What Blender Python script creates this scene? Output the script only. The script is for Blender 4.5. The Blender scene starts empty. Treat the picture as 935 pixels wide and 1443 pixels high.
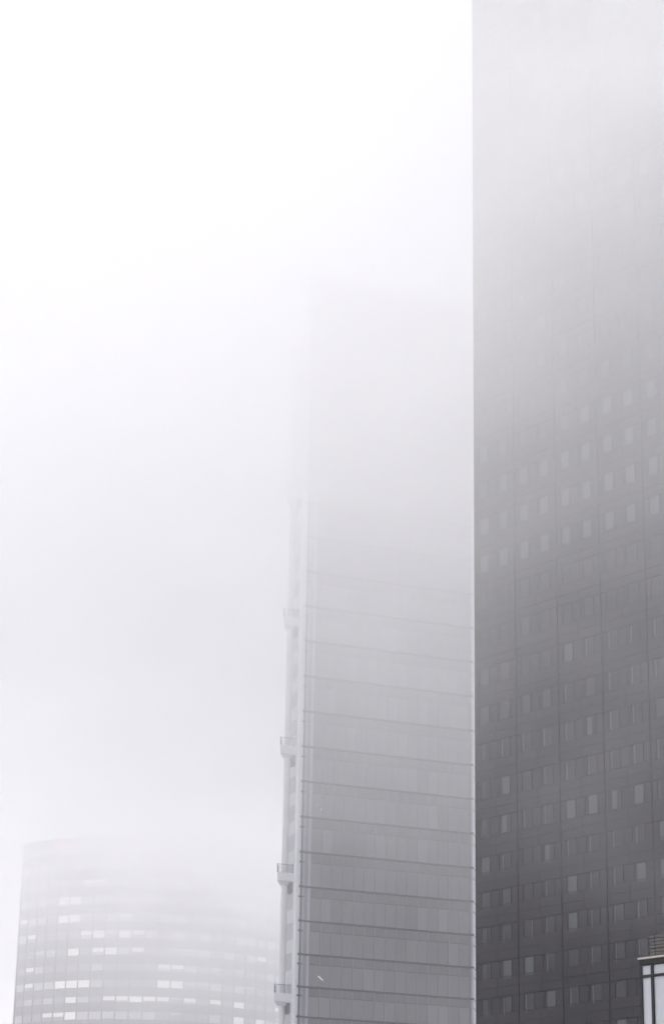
import bpy, math, random
from mathutils import Vector, Matrix
random.seed(11)
S = bpy.context.scene
COL = S.collection
R = math.radians

# ------------------------------------------------------------------ camera
FPX, PITCH, ROLL, W0, H0 = 3300.0, 19.5, 1.0, 935.0, 1443.0
cd = bpy.data.cameras.new('camera')
cam = bpy.data.objects.new('camera', cd); COL.objects.link(cam)
EYE = Vector((0, 0, 1.7))
ROT = Matrix.Rotation(R(90 + PITCH), 3, 'X') @ Matrix.Rotation(R(ROLL), 3, 'Z')
cam.matrix_world = Matrix.Translation(EYE) @ ROT.to_4x4()
cd.sensor_fit = 'VERTICAL'; cd.sensor_height = 36.0
cd.lens = 36.0 * FPX / H0
cd.clip_start = 0.5; cd.clip_end = 8000
S.camera = cam

def ray(px, py):
    return (ROT @ Vector(((px - W0 / 2) / FPX, (H0 / 2 - py) / FPX, -1))).normalized()
def pix(p):
    q = ROT.transposed() @ (p - EYE)
    return W0 / 2 - FPX * q.x / q.z, H0 / 2 + FPX * q.y / q.z

class Frame:
    """A building's own axes: x along its front, y into it, z up, origin at the foot of its left front corner."""
    def __init__(s, px, py, dist, az, flip=False):
        d = ray(px, py); d = d / math.hypot(d.x, d.y) * dist
        s.o = Vector((d.x, d.y, 0))
        a = R(az)
        s.u = Vector((math.sin(a), math.cos(a), 0))
        if flip: s.u = -s.u
        s.v = Vector((-s.u.y, s.u.x, 0))
        s.rz = math.atan2(s.u.y, s.u.x)
    def hit(s, px, py, w=0.0):
        d = ray(px, py); p0 = s.o + s.v * w
        t = (p0 - EYE).dot(s.v) / d.dot(s.v)
        q = EYE + d * t
        return (q - p0).dot(s.u), q.z
    def world(s, x, y, z):
        return s.o + s.u * x + s.v * y + Vector((0, 0, z))

# ------------------------------------------------------------------ materials
def nt(name):
    m = bpy.data.materials.new(name); m.use_nodes = True
    return m, m.node_tree.nodes, m.node_tree.links
def mat(name, col, rough=0.6, metal=0.0, spec=0.5, var=0.12, scale=0.6, stretch=(1, 1, .25), bump=0.0, coat=0.0):
    m, n, l = nt(name)
    b = n['Principled BSDF']
    b.inputs['Roughness'].default_value = rough
    b.inputs['Metallic'].default_value = metal
    b.inputs['Specular IOR Level'].default_value = spec
    b.inputs['Coat Weight'].default_value = coat
    tc = n.new('ShaderNodeTexCoord'); mp = n.new('ShaderNodeMapping'); mp.inputs['Scale'].default_value = stretch
    no = n.new('ShaderNodeTexNoise'); no.inputs['Scale'].default_value = scale; no.inputs['Detail'].default_value = 5
    l.new(tc.outputs['Object'], mp.inputs[0]); l.new(mp.outputs[0], no.inputs['Vector'])
    mr = n.new('ShaderNodeMapRange'); mr.inputs[1].default_value = .25; mr.inputs[2].default_value = .75
    mr.inputs[3].default_value = 1 - var; mr.inputs[4].default_value = 1 + var
    l.new(no.outputs[0], mr.inputs[0])
    mx = n.new('ShaderNodeVectorMath'); mx.operation = 'SCALE'; mx.inputs[0].default_value = col
    l.new(mr.outputs[0], mx.inputs['Scale']); l.new(mx.outputs[0], b.inputs['Base Color'])
    if bump:
        bp = n.new('ShaderNodeBump'); bp.inputs['Strength'].default_value = bump; bp.inputs['Distance'].default_value = .02
        l.new(no.outputs[0], bp.inputs['Height']); l.new(bp.outputs[0], b.inputs['Normal'])
    return m
def emis(name, col, strength):
    m, n, l = nt(name)
    b = n['Principled BSDF']; b.inputs['Base Color'].default_value = (*[c * .6 for c in col], 1)
    b.inputs['Emission Color'].default_value = (*col, 1); b.inputs['Emission Strength'].default_value = strength
    return m

M = {}
M['concrete'] = mat('concrete', (.42, .42, .42), .85, var=.2, scale=2, stretch=(1, 1, 1), bump=.3)  # unseen ground, made pale to bounce light up into the low fog
M['dark_clad'] = mat('dark_cladding', (.025, .023, .0275), .65, spec=.15, var=.14, scale=.35)
M['dark_clad2'] = mat('dark_cladding_spandrel', (.022, .0205, .0245), .65, spec=.15, var=.14, scale=.35)
M['joint'] = mat('panel_joint', (.018, .018, .02), .8, spec=.1, var=.05)  # dark strips along the cladding panel joints
M['dark_glass'] = mat('dark_glass', (.022, .021, .025), .22, spec=.35, var=.2, scale=1.2)
M['dark_frame'] = mat('dark_window_frame', (.026, .025, .028), .6, spec=.2)
M['blind'] = mat('window_blind', (.085, .092, .096), .8, spec=.2, var=.08, scale=2)
M['blind_dim'] = mat('window_blind_dim', (.052, .057, .061), .8, spec=.2, var=.08, scale=2)
M['white_metal'] = mat('white_metal', (.8, .8, .83), .4, var=.05, scale=.5)
M['white_metal2'] = mat('white_column_paint', (.74, .74, .77), .4, var=.06, scale=.5)
M['shaded_grey'] = mat('shaded_grey', (.2, .2, .23), .5)  # shading under the balcony deck, put into the haunch colour
M['grey_metal'] = mat('grey_metal', (.08, .08, .095), .5)
M['rail_metal'] = mat('rail_metal', (.12, .12, .15), .5)
for i, c in enumerate([(.2, .197, .217), (.215, .21, .227), (.24, .24, .257), (.188, .184, .2)]):
    M['vision%d' % i] = mat('curtain_wall_glass_%d' % i, c, .3, spec=.5, var=.06, scale=1.5, stretch=(3, 3, .3))
for i, c in enumerate([(.155, .15, .166), (.166, .16, .177)]):
    M['spandrel%d' % i] = mat('spandrel_glass_%d' % i, c, .32, spec=.5, var=.05, scale=1.5, stretch=(3, 3, .3))
M['fin_glass'] = mat('edge_fin_glass', (.3, .305, .345), .25, spec=.6, var=.06, scale=2)
M['fin_glass2'] = mat('edge_fin_glass_pale', (.45, .455, .5), .25, spec=.6, var=.06, scale=2)
M['mullion'] = mat('thin_mullion', (.29, .285, .305), .4, var=.05)
M['mid_frame'] = mat('window_edge_gasket', (.1, .1, .115), .5, var=.05)
M['ledge'] = mat('ledge_metal', (.05, .05, .062), .5, var=.05)
M['side_glass'] = mat('side_glass', (.6, .61, .65), .3, spec=.6, var=.1, scale=.6)
M['side_glass2'] = mat('side_glass_dark', (.5, .505, .54), .3, spec=.6, var=.1, scale=.6)
M['pale_clad'] = mat('pale_tower_cladding', (.08, .079, .1), .5, var=.08, scale=.2)
M['pale_glass'] = mat('pale_tower_glass', (.19, .19, .225), .3, spec=.4, var=.14, scale=.25, stretch=(1, 1, 1))
M['pale_glass2'] = mat('pale_tower_glass_light', (.33, .327, .37), .3, spec=.5, var=.14, scale=.25, stretch=(1, 1, 1))
M['pale_mullion'] = mat('pale_tower_mullion', (.06, .06, .075), .5)
M['lit'] = emis('lit_ceiling_window', (1, 1, .98), .075)
M['lit_dim'] = emis('lit_window_dim', (1, .99, .97), .04)
M['tube_glint'] = emis('tube_and_glint', (1, .96, .88), .3)
M['red_lamp'] = emis('red_obstruction_lamp', (1, .12, .1), .5)
M['roof'] = mat('roof_membrane', (.2, .2, .2), .8)
M['cornice'] = mat('pale_stone_coping', (.4, .375, .35), .7, var=.1, scale=3)
M['bronze'] = mat('dark_bronze_frame', (.014, .0135, .016), .5, spec=.2)
M['sky_glass'] = mat('painted_sky_glass', (.42, .445, .49), .12, spec=.8, var=.07, scale=.5, stretch=(1, 1, .4))  # pale sky reflection put into the base colour
M['louvre'] = mat('louvre_metal', (.07, .066, .063), .6, var=.15, scale=2)
M['wall_mid'] = mat('tower_core', (.3, .3, .33), .6)

# ------------------------------------------------------------------ mesh helpers
class MB:
    def __init__(s): s.v = []; s.f = []; s.mi = []; s.mats = []
    def _m(s, m):
        if m not in s.mats: s.mats.append(m)
        return s.mats.index(m)
    def hexa(s, pts, m):
        b = len(s.v); s.v += [tuple(p) for p in pts]; k = s._m(m)
        for q in ((0, 3, 2, 1), (4, 5, 6, 7), (0, 1, 5, 4), (1, 2, 6, 5), (2, 3, 7, 6), (3, 0, 4, 7)):
            s.f.append(tuple(b + i for i in q)); s.mi.append(k)
        return s
    def box(s, x0, x1, y0, y1, z0, z1, m):
        return s.hexa([(x0, y0, z0), (x1, y0, z0), (x1, y1, z0), (x0, y1, z0), (x0, y0, z1), (x1, y0, z1), (x1, y1, z1), (x0, y1, z1)], m)
    def cyl(s, x, y, r, z0, z1, m, n=20):
        b = len(s.v); k = s._m(m)
        for z in (z0, z1):
            for i in range(n):
                a = 2 * math.pi * i / n; s.v.append((x + r * math.cos(a), y + r * math.sin(a), z))
        for i in range(n):
            j = (i + 1) % n; s.f.append((b + i, b + j, b + n + j, b + n + i)); s.mi.append(k)
        s.f.append(tuple(b + i for i in reversed(range(n)))); s.mi.append(k)
        s.f.append(tuple(b + n + i for i in range(n))); s.mi.append(k)
        return s
    def rod(s, a, b_, r, m, n=6):
        a = Vector(a); b_ = Vector(b_); d = (b_ - a).normalized()
        t = d.cross(Vector((0, 0, 1)));
        if t.length < .01: t = Vector((1, 0, 0))
        t.normalize(); w = d.cross(t); b = len(s.v); k = s._m(m)
        for p in (a, b_):
            for i in range(n):
                an = 2 * math.pi * i / n; s.v.append(tuple(p + t * (r * math.cos(an)) + w * (r * math.sin(an))))
        for i in range(n):
            j = (i + 1) % n; s.f.append((b + i, b + j, b + n + j, b + n + i)); s.mi.append(k)
        s.f.append(tuple(b + i for i in reversed(range(n)))); s.mi.append(k)
        s.f.append(tuple(b + n + i for i in range(n))); s.mi.append(k)
        return s
    def build(s, name, parent=None):
        me = bpy.data.meshes.new(name); me.from_pydata(s.v, [], s.f)
        for m in s.mats: me.materials.append(M[m])
        me.polygons.foreach_set('material_index', s.mi); me.update()
        o = bpy.data.objects.new(name, me); COL.objects.link(o)
        if parent: o.parent = parent
        return o
def thing(name, label, cat, loc=(0, 0, 0), rz=0, group=None):
    o = bpy.data.objects.new(name, None); COL.objects.link(o); o.empty_display_size = 5
    o.location = loc; o.rotation_euler = (0, 0, rz); o['label'] = label; o['category'] = cat
    if group: o['group'] = group
    return o

# ------------------------------------------------------------------ ground
g = MB(); g.v = [(-3000, -1500, 0), (3000, -1500, 0), (3000, 4000, 0), (-3000, 4000, 0)]; g.f = [(0, 1, 2, 3)]; g.mi = [0]; g.mats = ['concrete']
go = g.build('ground'); go['kind'] = 'structure'; go['label'] = 'pale asphalt city ground'

# ------------------------------------------------------------------ middle tower
FM = Frame(419.5, 1432, 290.0, 68.3)
tower = thing('office_tower', 'slender pale grey glass tower with white corner pillars and balconies up its left side', 'office tower', FM.o, FM.rz)
ledges = [FM.hit(x, y)[1] for x, y in ((430, 853.8), (429, 902.7), (428, 952.4), (427, 1002), (426, 1051.7), (425, 1100.6), (424, 1150.6), (423, 1200), (422.2, 1248.9), (421.3, 1297.2), (420.3, 1344.3), (419.3, 1390), (418.4, 1432.5))]
print('ledges', [round(a, 2) for a in ledges], 'dz', [round(ledges[i] - ledges[i + 1], 2) for i in range(12)])
WM = FM.hit(663.6, 1250)[0]; print('mid width', WM)
topM = FM.hit(441, 392)[1]; print('mid top', topM)
zs = list(reversed(ledges))
dlow = zs[1] - zs[0]; dup_ = zs[-1] - zs[-2]
while zs[-1] + 4.9 < topM: zs.append(zs[-1] + (zs[-2 + 1] - zs[-2]) * 1.006)
low = []
z = zs[0]
while z - 3.9 > 8: z -= 3.9; low.append(z)
zs = list(reversed(low)) + zs
DM = 24.0
SH = .42    # the flanks run back at a slant to the front
def slab(mb, x0, x1, y0, y1, z0, z1, m):
    a, b = (y0 - .3) * SH, (y1 - .3) * SH
    return mb.hexa([(x0 + a, y0, z0), (x1 + a, y0, z0), (x1 + b, y1, z0), (x0 + b, y1, z0), (x0 + a, y0, z1), (x1 + a, y0, z1), (x1 + b, y1, z1), (x0 + b, y1, z1)], m)
core = MB(); slab(core, .15, WM - .1, .35, DM, 0, topM - .4, 'wall_mid'); core.build('wall', tower)
rf = MB(); slab(rf, .1, WM, .2, DM, topM - .4, topM, 'roof')
slab(rf, .1, WM, .2, .5, topM, topM + 1.1, 'white_metal'); slab(rf, .1, .4, .5, DM - .3, topM, topM + 1.1, 'white_metal'); slab(rf, WM - .3, WM, .5, DM - .3, topM, topM + 1.1, 'white_metal')
slab(rf, .1, WM, DM - .3, DM, topM, topM + 1.1, 'white_metal')
rf.build('roof', tower)
# edge zone: first 15 px of the facade are tall glass fins before paler strips
E0 = FM.hit(421.5, 1400)[0]; E1 = FM.hit(434.5, 1400)[0]; print('edge', E0, E1)
NP = 15; PW = (WM - .25 - E1) / NP; print('panel', PW)
SPF = .30
wins = []
for i, z0 in enumerate(zs):
    z1 = zs[i + 1] if i + 1 < len(zs) else topM - .35
    h = z1 - z0
    # z0 is the ledge under this floor's vision glass ... its upper ledge is z1, the spandrel hangs below z1
    sp = z1 - h * SPF
    lg = MB(); lg.box(E0 - .3, WM - .1, -.16, .33, z0 - .1, z0 + .1, 'ledge')
    lg.box(E0 - .3, E0 + .12, -.3, -.16, z0 - .12, z0 + .12, 'ledge')
    lg.build('ledge', tower)
    sb = MB()
    for k in range(NP):
        x0 = E1 + k * PW
        sb.box(x0 + .02, x0 + PW - .02, .02, .34, sp + .04, z1 - .1, 'spandrel%d' % random.choice((0, 0, 1)))
    sb.box(E1, WM - .25, -.015, .02, sp - .03, sp + .03, 'ledge')
    sb.build('spandrel', tower)
    for k in range(NP):
        x0 = E1 + k * PW
        c = FM.world(x0, 0, (z0 + sp) / 2); X, Y = pix(c)
        vis = -40 < Y < H0 + 40
        wins.append((0 if not vis else 1, -abs(Y), x0, z0 + .1, sp - .03, 'vision%d' % random.choice((0, 0, 1, 1, 2, 3))))
wins.sort(key=lambda a: (-a[0], a[1]))
rest = MB()
for n_, (vis, _, x0, za, zb, m) in enumerate(wins):
    t = MB() if n_ < 100 else rest
    t.box(x0 + .035, x0 + PW - .075, .04, .34, za, zb, m); t.box(x0 + PW - .075, x0 + PW - .035, .03, .33, za, zb, 'mid_frame')
    if n_ < 100: t.build('window', tower)
ro = rest.build('window', tower); ro['kind'] = 'stuff'
for k in range(NP + 1):
    x0 = E1 + k * PW
    mu = MB(); mu.box(x0 - .035, x0 + .035, -.025, .3, 6, topM - .4, 'mullion'); mu.build('mullion', tower)
# glazed edge fins on the left
ef = MB()
xs = [E0, E0 + .22, E0 + .34, E0 + .56, E0 + .66, E0 + .9, E1 - .02]
ms = ['fin_glass', 'fin_glass2', 'fin_glass', 'vision0', 'fin_glass', 'fin_glass2']
for a, b, m in zip(xs[:-1], xs[1:], ms):
    if b > a: ef.box(a, b, .05, .33, 6, topM - .45, m)
ef.build('edge_glazing', tower)
fr = MB(); fr.box(E0 - .08, E0, -.05, .33, 6, topM, 'grey_metal'); fr.build('edge_frame', tower)
# brackets (two per floor) that clip the edge frame to the pillar
for i, z0 in enumerate(zs):
    z1 = zs[i + 1] if i + 1 < len(zs) else topM
    for zz in (z0, z1 - (z1 - z0) * SPF):
        bk = MB(); bk.box(E0 - .42, E0 + .18, -.28, -.17, zz - .09, zz + .08, 'ledge'); bk.build('bracket', tower)
# white corner pillars
P0 = FM.hit(413.2, 1400, .3)[0]
cp = MB(); cp.box(P0, P0 + .38, -.02, .55, 0, topM + 1.2, 'white_metal'); cp.box(P0 + .38, E0 - .1, .1, .5, 0, topM + 1.2, 'white_metal2')
cp.build('corner_pillar', tower)
cp = MB(); cp.box(WM - .1, WM + .14, -.12, .6, 0, topM + 1.2, 'fin_glass2'); cp.box(WM + .16, WM + .75, .0, .7, 0, topM + 1.2, 'white_metal')
cp.build('corner_pillar', tower)
for i, z0 in enumerate(zs):
    z1 = zs[i + 1] if i + 1 < len(zs) else topM
    bk = MB(); bk.box(WM - .12, WM + .2, -.28, -.13, z0 - .12, z0 + .12, 'ledge'); bk.build('bracket', tower)
    for zz in (z0, z1 - (z1 - z0) * SPF):
        bk = MB(); bk.rod((WM + .15, -.14, zz), (WM + .78, -.04, zz - .55), .03, 'ledge'); bk.build('stay_rod', tower)
# left flank: round column, recessed glazing, balconies every 15 m or so
bal = [FM.hit(400, y, 1.6)[1] for y in (1413, 1243, 1063.7, 882, 702, 522)]
print('bal', bal)
cxm = FM.hit(397, 1400, 1.7)[0]
rc = MB(); rc.cyl(cxm, 1.7, .42, 0, topM - 6, 'white_metal2', 28); rc.build('column', tower)
G0 = FM.hit(402, 1400, 3.0)[0]; G1 = P0 + .2
sg = MB(); sg.box(G0, G1, 3.0, 4.2, 0, topM - 6, 'side_glass'); sg.box(G0 - .06, G0 + .1, 2.85, 3.0, 0, topM - 6, 'white_metal')
sg.box(G0 + .24, G0 + .29, 2.9, 3.0, 0, topM - 6, 'grey_metal'); sg.box(G0 + .5, G0 + .58, 2.92, 3.0, 0, topM - 6, 'white_metal'); sg.box(G0 + .72, G0 + .76, 2.9, 3.0, 0, topM - 6, 'grey_metal')
sg.box(P0 - .2, P0 - .05, .6, 2.6, 0, topM - 6, 'white_metal2')
sg.build('side_glazing', tower)
zz = 6.0
step = (bal[0] - bal[1]) / -4.0
zz = bal[0] - step * math.floor((bal[0] - 6) / step)
while zz < topM - 8:
    t = MB(); t.box(G0 + .1, P0 - .1, 2.7, 2.95, zz - .06, zz + .05, 'grey_metal')
    t.build('transom', tower); 
    w = MB(); w.box(P0 - .24, P0 - .2, .7, 2.5, zz + .25, zz + step * .62, 'side_glass2'); w.build('side_window', tower)
    zz += step
for bz in bal + [bal[0] - 15.2, bal[0] - 30.4]:
    bx0 = FM.hit(386.2, 1410, .55)[0]; bx1 = P0 - .02
    d = MB(); d.hexa([(bx0, .55, bz), (bx1, .55, bz), (bx1 + .3, 3.0, bz), (bx0 + 1.1, 3.0, bz), (bx0, .55, bz + 1), (bx1, .55, bz + 1), (bx1 + .3, 3.0, bz + 1), (bx0 + 1.1, 3.0, bz + 1)], 'white_metal')
    deck = d.build('balcony', tower)
    br = MB()
    # tapering soffit down to the column
    br.hexa([(cxm - .36, 1.35, bz - .45), (cxm + .3, 1.35, bz - .45), (cxm + .3, 2.1, bz - .45), (cxm - .36, 2.1, bz - .45),
             (bx0 + .02, .6, bz - .003), (bx1 - .02, .6, bz - .003), (bx1 - .02, 2.9, bz - .003), (bx0 + 1.04, 2.9, bz - .003)], 'white_metal')
    v0 = [(cxm + .25, .8, bz - .004), (bx1 - .1, .8, bz - .004), (bx1 - .1, 2.2, bz - .004), (cxm + .3, 2.2, bz - .004)]
    br.hexa([(bx1 - .2, .82, bz - 1.45), (bx1 - .1, .82, bz - 1.45), (bx1 - .1, 2.18, bz - 1.45), (bx1 - .3, 2.18, bz - 1.3)] + v0, 'shaded_grey')
    br.build('haunch', deck)
    rl = MB()
    for q in range(5): rl.box(bx0 + .03 + q * .2, bx0 + .1 + q * .2, .68 + q * .45, .75 + q * .45, bz + 1.0, bz + 2.1, 'rail_metal')
    for q in range(1, 8):
        xx = bx0 + .05 + q * (bx1 - bx0 - .15) / 8
        rl.box(xx, xx + .035, .62, .66, bz + 1.0, bz + 2.0, 'rail_metal')
    rl.box(bx0 + .02, bx1 - .05, .6, .64, bz + 2.0, bz + 2.05, 'rail_metal')
    rl.build('railing', deck)
# ceiling tube set just outside the glass, with two glints made as glowing rods
for (xa, ya, xb, yb, m, r) in ((448, 1375.5, 455, 1382, 'tube_glint', .06), (446.6, 1133.5, 447.6, 1136, 'tube_glint', .03), (452, 1139, 452.3, 1142.5, 'tube_glint', .03)):
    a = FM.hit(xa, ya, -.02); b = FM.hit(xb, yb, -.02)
    t = MB(); t.rod((a[0], -.02, a[1]), (b[0], -.02, b[1]), r, m); t.build('lamp_and_glint', tower)

# ------------------------------------------------------------------ right tower
FR = Frame(670.6, 1443, 225.0, -38.7, True)
dark = thing('office_tower', 'dark grey slab tower with rows of small square windows, filling the right side', 'office tower', FR.o, FR.rz)
j = [FR.hit(x, y)[0] for x, y in ((671, 1440), (734.1, 1440), (797.6, 1440), (862.4, 1440), (923.2, 1309))]
print('bays', [round(a, 2) for a in j])
BW = (j[4] - j[0]) / 4
r1z = FR.hit(680, 1050 + 1222 / 3.4)[1]; r9z = FR.hit(681, 900 + 305 / 3.17)[1]; r16z = FR.hit(680, 629)[1]; r5z = FR.hit(680, 1050 + 540 / 3.4)[1]
print('rows', r1z, r5z, r9z, r16z, (r5z - r1z) / 4, (r9z - r5z) / 4, (r16z - r9z) / 7)
FH = (r16z - r1z) / 15
topR = 178.0; WR = BW * 8; DR = 26
WH = FH * .47
c = MB(); c.box(0, WR, .1, DR, 0, topR, 'dark_clad'); c.build('wall', dark)
t = MB(); t.box(.3, WR - .3, .5, DR - .4, topR, topR + 2.5, 'roof'); t.build('roof', dark)
def rowtop(r):
    # measured window-head heights, a touch uneven as in the photo
    if r <= 5: return r1z + (r - 1) * (r5z - r1z) / 4
    if r <= 9: return r5z + (r - 5) * (r9z - r5z) / 4
    return r9z + (r - 9) * (r16z - r9z) / 7
table = {0: 'NNNNFNFNN', 1: 'HLLFLLNNL', 2: 'HFFLNLLLN', 3: 'HLRLFLLLL', 4: 'DDNLFLLFF', 5: 'FLNWLLLLW', 6: 'HWLLFFWFL', 7: 'HFNLLLLLL',
         8: 'HLLLLWLLD', 9: 'DDDDLDLLL', 10: 'DNNNFLLLL', 11: 'NNNNNNNNN', 12: 'HNNNNNNNN', 13: 'FFFFFFFFF', 14: 'FFFFFFFFF', 15: 'DFFFFFFFF', 16: 'FDDDDFFFF'}
rmin = -int((r1z - 8) / FH)
rmax = int((topR - 5 - r1z) / FH) + 1
wl = []
for r in range(rmin, rmax + 1):
    zt = rowtop(r)
    b = MB()
    # cladding panels of the storey: spandrel below the head line of the next row
    zn = zt + FH
    for k in range(8):
        x0 = k * BW
        for (fa, fb) in ((.015, .12), (.362, .56), (.60, .615), (.85, .985)):
            b.box(x0 + fa * BW, x0 + fb * BW, .045, .1, zt - WH - .02, zt + .02, random.choice(('dark_clad', 'dark_clad2')))
        for (fa, fb) in ((.015, .49), (.495, .985)):
            b.box(x0 + fa * BW, x0 + fb * BW, .03, .1, zt + .09, zt + (FH - WH) * .48, 'dark_clad2')
            b.box(x0 + fa * BW, x0 + fb * BW, .03, .1, zt + (FH - WH) * .48 + .06, zt + FH - WH - .08, 'dark_clad')
    b.box(0, WR, .0, .1, zt + .035, zt + .07, 'joint'); b.box(0, WR, .01, .1, zt + FH - WH - .07, zt + FH - WH - .03, 'joint')
    b.build('cladding', dark)
    for k in range(16):
        fa, fb = ((.14, .345), (.63, .835))[k % 2]
        x0 = (k // 2) * BW + fa * BW; x1 = (k // 2) * BW + fb * BW
        X, Y = pix(FR.world(x0, 0, zt - WH / 2))
        seen = X < W0 + 5 and 560 < Y < H0 + 30
        if r in table and k < 9: st = table[r][k]
        elif r > 16: st = random.choice('FDDLN')
        else: st = random.choice('LLLFNNW')
        wl.append((0 if seen else 1, -Y if seen else Y, x0, x1, zt - WH, zt, st))
wl.sort(key=lambda a: a[:2])
def win(x0, x1, z0, z1, st, parts):
    f, pn, bl = parts
    f.box(x0 - .03, x0 + .03, .035, .09, z0, z1, 'dark_frame'); f.box(x1 - .03, x1 + .03, .035, .09, z0, z1, 'dark_frame')
    f.box(x0 + .03, x1 - .03, .035, .09, z0 - .03, z0 + .03, 'dark_frame'); f.box(x0 + .03, x1 - .03, .035, .09, z1 - .03, z1 + .03, 'dark_frame')
    pn.box(x0 + .03, x1 - .03, .055, .095, z0 + .03, z1 - .03, 'dark_glass')
    w = x1 - x0; a, b, m = {'F': (.04, .96, 'blind'), 'D': (.04, .96, 'blind_dim'), 'L': (.04, .2, 'blind'), 'R': (.8, .96, 'blind'), 'W': (.04, .6, 'blind'), 'H': (.06, .6, 'blind_dim'), 'N': (0, 0, '')}[st]
    if b: 
        zb = z0 + .05 + (random.random() * .15 if st == 'H' else 0)
        bl.box(x0 + a * w + .02, x0 + b * w, .03, .05, zb, z1 - .05, m)
rest = MB()
for n_, (_, _, x0, x1, z0, z1, st) in enumerate(wl):
    if n_ < 100:
        f, p_, b = MB(), MB(), MB(); win(x0, x1, z0, z1, st, (f, p_, b))
        fo = f.build('window', dark); p_.build('pane', fo)
        if b.v: b.build('blind', fo)
    else: win(x0, x1, z0, z1, st, (rest, rest, rest))
ro = rest.build('window', dark); ro['kind'] = 'stuff'
for k in range(9):
    t = MB(); t.box(k * BW - .03, k * BW + .03, -.01, .1, 0, topR, 'joint'); t.build('vertical_joint', dark)

# ------------------------------------------------------------------ left tower (bowed front)
CA = ray(212, 1400); CA = CA / math.hypot(CA.x, CA.y)
RAD = 42.0; CD = 606.0
cen = Vector((CA.x * CD, CA.y * CD, 0))
bow = thing('office_tower', 'faint pale tower with bowed front and rows of lit windows, lowest and farthest at left', 'office tower', cen, math.atan2(CA.y, CA.x) - math.pi / 2)
# local: -y faces the camera; angle t measured from -y, positive to the right
def cw(t, r, z): return Vector((r * math.sin(t), -r * math.cos(t), z))
ROT2 = Matrix.Rotation(bow.rotation_euler.z, 3, 'Z')
def pw(t, r, z): return pix(cen + ROT2 @ cw(t, r, z))
# left corner angle so that it projects at x=20 at y~1443
def zfor(t, y):
    lo, hi = 0, 250
    for _ in range(40):
        mi = (lo + hi) / 2
        if pw(t, RAD, mi)[1] > y: lo = mi
        else: hi = mi
    return lo
lo, hi = -1.3, -.3
for _ in range(40):
    mi = (lo + hi) / 2
    if pw(mi, RAD, zfor(mi, 1443))[0] > 19.5: hi = mi
    else: lo = mi
TL = lo; print('left angle', math.degrees(TL))
TR = R(68)
tm = R(-35)
rowc = [zfor(tm, 1140 + y / 3.117) for y in (913, 847, 775, 705, 635, 560, 487, 408, 335, 255)]
print('rowc', [round(a, 2) for a in rowc])
FB = (rowc[-1] - rowc[0]) / 9
topB = zfor(tm, 1189)
print('FB', FB, 'top', topB, pw(0, RAD, topB))
bayw = 3.15 / RAD; NB = int((TR - TL) / bayw); bayw = (TR - TL) / NB
def ring(mb, t0, t1, r0, r1, z0, z1, m, n=1):
    for i in range(n):
        a = t0 + (t1 - t0) * i / n; b = t0 + (t1 - t0) * (i + 1) / n
        p = [cw(a, r1, z0), cw(b, r1, z0), cw(b, r0, z0), cw(a, r0, z0)]
        q = [Vector((v.x, v.y, z1)) for v in p]
        mb.hexa(p + q, m)
body = MB()
NS = NB
ts = [TL + (TR - TL) * i / NS for i in range(NS + 1)]
k0 = len(body.v)
rr = RAD - .3
outl = [cw(t, rr, 0) for t in ts] + [cw(TR, rr, 0) + Vector((0, 22, 0)), cw(TL, rr, 0) + Vector((0, 22, 0))]
n = len(outl)
body.v = [(p.x, p.y, 0) for p in outl] + [(p.x, p.y, topB) for p in outl]
body.mats = ['pale_clad']
for i in range(n):
    jn = (i + 1) % n; body.f.append((i, jn, n + jn, n + i)); body.mi.append(0)
body.f.append(tuple(n + i for i in range(n))); body.mi.append(0)
body.build('wall', bow)
par = MB(); ring(par, TL, TR, RAD - .5, RAD + .05, topB, topB + 1.2, 'pale_clad', NB); par.build('parapet', bow)
rt = MB(); rt.box(-18, 20, -28, -6, topB, topB + 4, 'pale_clad'); rt.build('roof', bow)
litpx = []
for x, y, s in ((277, 410, .8), (320, 405, .8), (275, 488, .9), (318, 485, .8), (365, 552, .6), (415, 545, .9), (525, 537, .9), (580, 533, .5), (530, 460, .5), (312, 627, .8), (413, 624, .6), (465, 618, 1),
                (635, 610, .6), (750, 680, .5), (808, 682, .5), (747, 755, 1), (805, 757, .9), (255, 780, .8), (300, 777, 1), (350, 771, 1), (295, 847, 1), (455, 828, .3), (565, 828, .5), (622, 824, .8), (683, 823, .6),
                (742, 823, .5), (198, 918, .4), (243, 913, .5), (293, 912, .9), (380, 320, .3), (430, 318, .3), (125, 520, .3), (145, 595, .3), (135, 740, .3), (125, 805, .3)):
    litpx.append((x / 3.117, 1140 + y / 3.117, s))
for x, y, s in ((355, 492, .3), (447, 492, .5), (625, 508, .8), (620, 617, .8), (795, 625, .8), (870, 625, .7), (805, 298, .3)):
    litpx.append((200 + x / 4.675, 1300 + y / 4.675, s))
rows = []
z = rowc[0]
zlist = rowc + [rowc[-1] + FB]
zlist = [a for a in zlist if a + 1.2 < topB]
while z - FB > 5: z -= FB; rows.append(z)
allrows = sorted(rows + zlist)
wl = []
for z in allrows:
    for b in range(NB):
        t0 = TL + b * bayw; X, Y = pw(t0 + bayw / 2, RAD, z)
        wl.append([X, Y, t0, z, 0.0])
for x, y, s in litpx:
    w = min(wl, key=lambda w: (w[0] - x) ** 2 + (w[1] - y) ** 2); w[4] = max(w[4], s)
seen = [w for w in wl if w[0] < 395 and w[1] < H0 + 8]
rest_ = [w for w in wl if not (w[0] < 395 and w[1] < H0 + 8)]
seen.sort(key=lambda w: -w[1] - (150 if w[4] else 0))
HW = FB * .48
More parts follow.
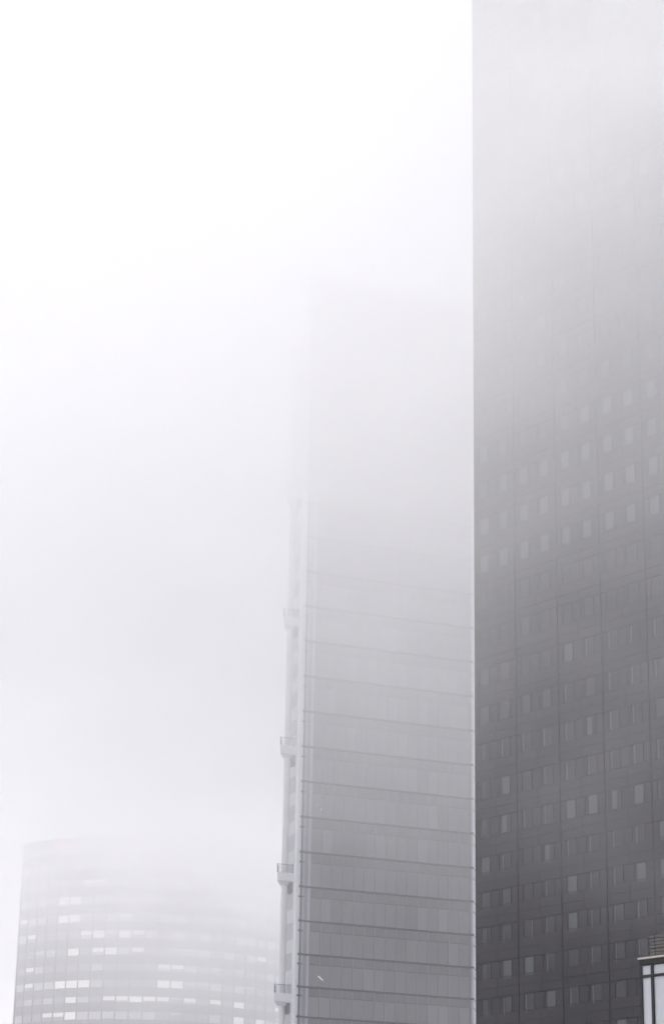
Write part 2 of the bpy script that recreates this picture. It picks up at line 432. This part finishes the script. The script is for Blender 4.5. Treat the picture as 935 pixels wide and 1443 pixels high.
def bwin(mb, w):
    _, _, t0, z, s = w
    a = t0 + bayw * .035; b = t0 + bayw * .965; e = bayw * .02
    ring(mb, a, b, RAD - .31, RAD - .1, z - HW / 2, z + HW / 2, 'pale_glass2' if random.random() < .35 else 'pale_glass')
    if s:
        m = 'lit' if s > .55 else 'lit_dim'
        ring(mb, a + e, b - e, RAD - .1, RAD - .06, z + HW / 2 - HW * (.95 if s > .7 else .55), z + HW / 2 - .08, m)
    elif random.random() < .3:
        ring(mb, a + e, b - e, RAD - .1, RAD - .07, z + HW / 2 - HW * random.choice((.3, .5, .9)), z + HW / 2 - .08, 'pale_glass2')
rest = MB()
for i, w in enumerate(seen + rest_):
    if i < 100:
        t = MB(); bwin(t, w); t.build('window', bow)
    else: bwin(rest, w)
ro = rest.build('window', bow); ro['kind'] = 'stuff'
for z in allrows:
    t = MB(); ring(t, TL, TR, RAD - .3, RAD, z + HW / 2 + .02, z + FB - HW / 2 - .02, 'pale_clad', NB)
    ring(t, TL, TR, RAD - .3, RAD + .06, z + HW / 2 - .1, z + HW / 2 + .02, 'pale_mullion', NB)
    t.build('spandrel', bow)
for b in range(NB + 1):
    t = MB(); tt = TL + b * bayw; ring(t, tt - bayw * .02, tt + bayw * .02, RAD - .3, RAD + .12, 4, topB, 'pale_mullion'); t.build('mullion', bow)
t = MB(); ring(t, TL - .012, TL - .001, RAD - 1, RAD + .3, 0, topB + 1.2, 'white_metal'); t.build('corner_pillar', bow)
# faint red sign light near the crown
tt = min((pw(TL + .02 * i, RAD, topB - 1)[0] - 82, i) if pw(TL + .02 * i, RAD, topB - 1)[0] > 82 else (1e9, i) for i in range(60))[1] * .02 + TL
t = MB(); ring(t, tt, tt + .04, RAD + .06, RAD + .25, topB - 1.8, topB - .1, 'red_lamp'); t.build('red_lamp', bow)

# ------------------------------------------------------------------ near building, bottom right
FC = Frame(900.5, 1352, 130.0, -44.0, True)
near = thing('office_building', 'corner of a low dark framed building with pale reflecting glass and a light stone coping', 'office building', FC.o, FC.rz)
zt = FC.hit(900.5, 1352)[1]; print('near top', zt)
WN = 26.0; DN = 18.0
b = MB(); b.box(.15, WN, .4, DN, 0, zt - .1, 'bronze'); b.build('wall', near)
b = MB(); b.box(.0, WN + .1, -.2, DN, zt - .04, zt + .06, 'cornice'); b.build('coping', near)
b = MB(); b.box(.0, WN, -.08, .4, zt - .3, zt - .045, 'bronze'); b.build('fascia', near)
xm = [FC.hit(x, 1400)[0] for x in (904.3, 917.4, 920.3)]
print('near mull', xm)
tz1 = FC.hit(904, 1374.5)[1]; tz0 = FC.hit(904, 1377.8)[1]
jw = xm[0]; mw_ = xm[2] - xm[1]; pitchs = [(xm[0], xm[1])]
x = xm[2]
while x + 1.9 < WN - .3: pitchs.append((x, x + 1.9)); x += 1.9 + mw_
zz = tz0; bands = [(tz1, zt - .36)]
hh = 3.1
while zz - hh > .5:
    bands.append((zz - hh, zz)); zz -= hh + .35
fm = MB(); fm.box(0, jw, -.05, .4, 0, zt - .3, 'bronze'); fm.box(0, WN, .12, .4, 0, zt - .3, 'bronze')
for a, b in pitchs: fm.box(b, b + mw_, -.05, .12, 0, zt - .3, 'bronze')
prev = zt - .36
for i, (z0, z1) in enumerate(bands[1:]):
    fm.box(jw, WN - .02, -.04, .12, z1, bands[i][0], 'bronze')
fm.build('window_frame', near)
for z0, z1 in bands:
    for a, b in pitchs:
        t = MB(); t.box(a + .01, b - .01, .06, .119, z0 + .02, z1 - .02, 'sky_glass'); t.build('window', near)
l0 = FC.hit(915.7, 1340, 1.6)[0]; lz = FC.hit(916, 1317.5, 1.6)[1]
lv = MB(); nsl = 8
lv.box(l0, WN - 4, 1.75, 6, zt, lz, 'bronze')
for i in range(nsl):
    za = zt + .08 + (lz - zt - .08) * i / nsl; zb = za + (lz - zt - .08) / nsl * .8
    lv.box(l0 - .02, WN - 4, 1.6, 1.74, za, zb, 'louvre')
x = l0 + .3
while x < WN - 4: lv.box(x, x + .04, 1.58, 1.6, zt + .05, lz, 'bronze'); x += .9
lv.build('roof_louvre', near)

# ------------------------------------------------------------------ air: even haze, and the low cloud bank that swallows the towers
def airbox(name, x0, x1, y0, y1, z0, z1, m):
    b = MB(); b.box(x0, x1, y0, y1, z0, z1, m)
    o = b.build(name); o['kind'] = 'stuff'; return o
m, n, l = nt('haze_air'); n.remove(n['Principled BSDF'])
pv = n.new('ShaderNodeVolumePrincipled'); pv.inputs['Color'].default_value = (.99, .99, .997, 1); pv.inputs['Density'].default_value = .00025; pv.inputs['Anisotropy'].default_value = .3
l.new(pv.outputs[0], n['Material Output'].inputs['Volume']); M['haze_air'] = m
hz = airbox('haze', -1200, 1200, -200, 1700, -1, 230, 'haze_air'); hz['label'] = 'thin pale air haze over the whole scene'

CURVE = [(20, 0), (32, .0004), (44, .0017), (55, .0036), (68, .0058), (80, .0082), (88, .0108), (97, .0195), (107, .0195), (122, .0078), (145, .0048), (170, .005), (200, .0035), (225, .003)]
CMAX = .024; ZT = 225.0
m, n, l = nt('low_cloud'); n.remove(n['Principled BSDF'])
pv = n.new('ShaderNodeVolumePrincipled'); pv.inputs['Color'].default_value = (.9935, .9965, .999, 1); pv.inputs['Anisotropy'].default_value = .1
tc = n.new('ShaderNodeTexCoord'); sx = n.new('ShaderNodeSeparateXYZ'); l.new(tc.outputs['Object'], sx.inputs[0])
no = n.new('ShaderNodeTexNoise'); no.inputs['Scale'].default_value = 1 / 23.; no.inputs['Detail'].default_value = 3; no.inputs['Roughness'].default_value = .5
mpp = n.new('ShaderNodeMapping'); mpp.inputs['Scale'].default_value = (1, 1, 1.6); mpp.inputs['Location'].default_value = (13, 40, 3)
l.new(tc.outputs['Object'], mpp.inputs[0]); l.new(mpp.outputs[0], no.inputs['Vector'])
def mth(op, a, b=None, c=None):
    q = n.new('ShaderNodeMath'); q.operation = op
    for i, v in enumerate((a, b, c)):
        if v is None: continue
        if isinstance(v, (int, float)): q.inputs[i].default_value = v
        else: l.new(v, q.inputs[i])
    return q.outputs[0]
nz = mth('MULTIPLY_ADD', no.outputs[0], 72.0, -36.0)
zz = mth('ADD', sx.outputs[2], nz)
zn = mth('DIVIDE', zz, ZT)
fc = n.new('ShaderNodeFloatCurve'); cu = fc.mapping.curves[0]
cu.points[0].location = (0, 0); cu.points[1].location = (1, CURVE[-1][1] / CMAX)
for z, d in CURVE[:-1]: cu.points.new(z / ZT, d / CMAX)
fc.mapping.update()
l.new(zn, fc.inputs['Value'])
def bank(pts, src, span, top):
    q = n.new('ShaderNodeFloatCurve'); k = q.mapping.curves[0]
    k.points[0].location = (0, pts[0][1] / top); k.points[1].location = (1, pts[-1][1] / top)
    for a, b in pts[1:-1]: k.points.new(a / span, b / top)
    q.mapping.update(); l.new(mth('DIVIDE', src, span), q.inputs['Value'])
    return mth('MULTIPLY', q.outputs[0], top)
# banks of thicker and thinner fog, one behind the other
thick = bank([(0, 1), (120, .95), (175, 1.0), (200, 1.45), (232, 1.6), (250, 1.65), (310, 1.65), (350, .6), (540, .7), (620, .45), (1600, .45)], sx.outputs[1], 1600.0, 2.0)
thin = bank([(0, 1), (120, .95), (175, 1.0), (200, 1.45), (232, 1.6), (250, 1.65), (310, 1.65), (350, .37), (540, .37), (640, .45), (1600, .45)], sx.outputs[1], 1600.0, 2.0)
side = n.new('ShaderNodeMapRange'); side.interpolation_type = 'SMOOTHSTEP'
side.inputs[1].default_value = -66; side.inputs[2].default_value = -22; l.new(sx.outputs[0], side.inputs[0])
farf = mth('ADD', mth('MULTIPLY', thick, side.outputs[0]), mth('MULTIPLY', thin, mth('SUBTRACT', 1.0, side.outputs[0])))
dn = mth('MULTIPLY', fc.outputs[0], CMAX)
dn = mth('MULTIPLY', dn, farf)
def ramp(src, a, b, lo, hi):
    q = n.new('ShaderNodeMapRange'); q.interpolation_type = 'SMOOTHSTEP'
    for i, v in zip((1, 2, 3, 4), (a, b, lo, hi)): q.inputs[i].default_value = v
    l.new(src, q.inputs[0]); return q.outputs[0]
# a thicker bank to the left, high up
lft = mth('MULTIPLY', mth('MULTIPLY', ramp(sx.outputs[0], -14, 34, 1.1, 0), ramp(sx.outputs[1], 215, 260, 0, 1)), ramp(zz, 82, 118, 0, 1))
deep = mth('MULTIPLY', mth('MULTIPLY', ramp(sx.outputs[1], 340, 420, 0, 0.4), ramp(sx.outputs[1], 560, 640, 1, 0)), ramp(zz, 90, 114, 0, 1))
dn = mth('MULTIPLY', dn, mth('ADD', mth('ADD', lft, deep), 1.0))
dn = mth('MAXIMUM', dn, 0.0)
l.new(dn, pv.inputs['Density']); l.new(pv.outputs[0], n['Material Output'].inputs['Volume']); M['low_cloud'] = m
m.cycles.volume_step_rate = 1.6
lc = airbox('haze', -420, 420, -60, 1100, 20, ZT, 'low_cloud'); lc['label'] = 'thick low cloud closing over the tower tops'  # the low cloud bank, sharing the object name of the even haze

# ------------------------------------------------------------------ light
SUN_EL, SUN_AZ = 52.0, -102.0
w = bpy.data.worlds.new('World'); S.world = w; w.use_nodes = True
wn, wl_ = w.node_tree.nodes, w.node_tree.links
sky = wn.new('ShaderNodeTexSky'); sky.sky_type = 'NISHITA'; sky.sun_disc = False
sky.sun_elevation = R(SUN_EL); sky.sun_rotation = R(SUN_AZ); sky.dust_density = 3.9; sky.air_density = .8; sky.ozone_density = .2
wl_.new(sky.outputs[0], wn['Background'].inputs[0]); wn['Background'].inputs[1].default_value = .1
sd = bpy.data.lights.new('sun', 'SUN'); sd.energy = 1.3; sd.angle = R(25); sd.color = (1, .97, .93)
so = bpy.data.objects.new('sun', sd); COL.objects.link(so)
d = Vector((math.sin(R(SUN_AZ)) * math.cos(R(SUN_EL)), math.cos(R(SUN_AZ)) * math.cos(R(SUN_EL)), math.sin(R(SUN_EL))))
so.rotation_euler = d.to_track_quat('Z', 'Y').to_euler(); so.location = d * 400

S.view_settings.view_transform = 'Standard'; S.view_settings.look = 'None'; S.view_settings.gamma = 1; S.view_settings.use_curve_mapping = False
S.view_settings.exposure = 1.36
S.render.engine = 'CYCLES'
c = S.cycles
c.volume_bounces = 14; c.max_bounces = 20; c.volume_step_rate = 1.0; c.volume_max_steps = 256
c.use_adaptive_sampling = True; c.adaptive_threshold = .02; c.use_denoising = True; c.denoiser = 'OPENIMAGEDENOISE'
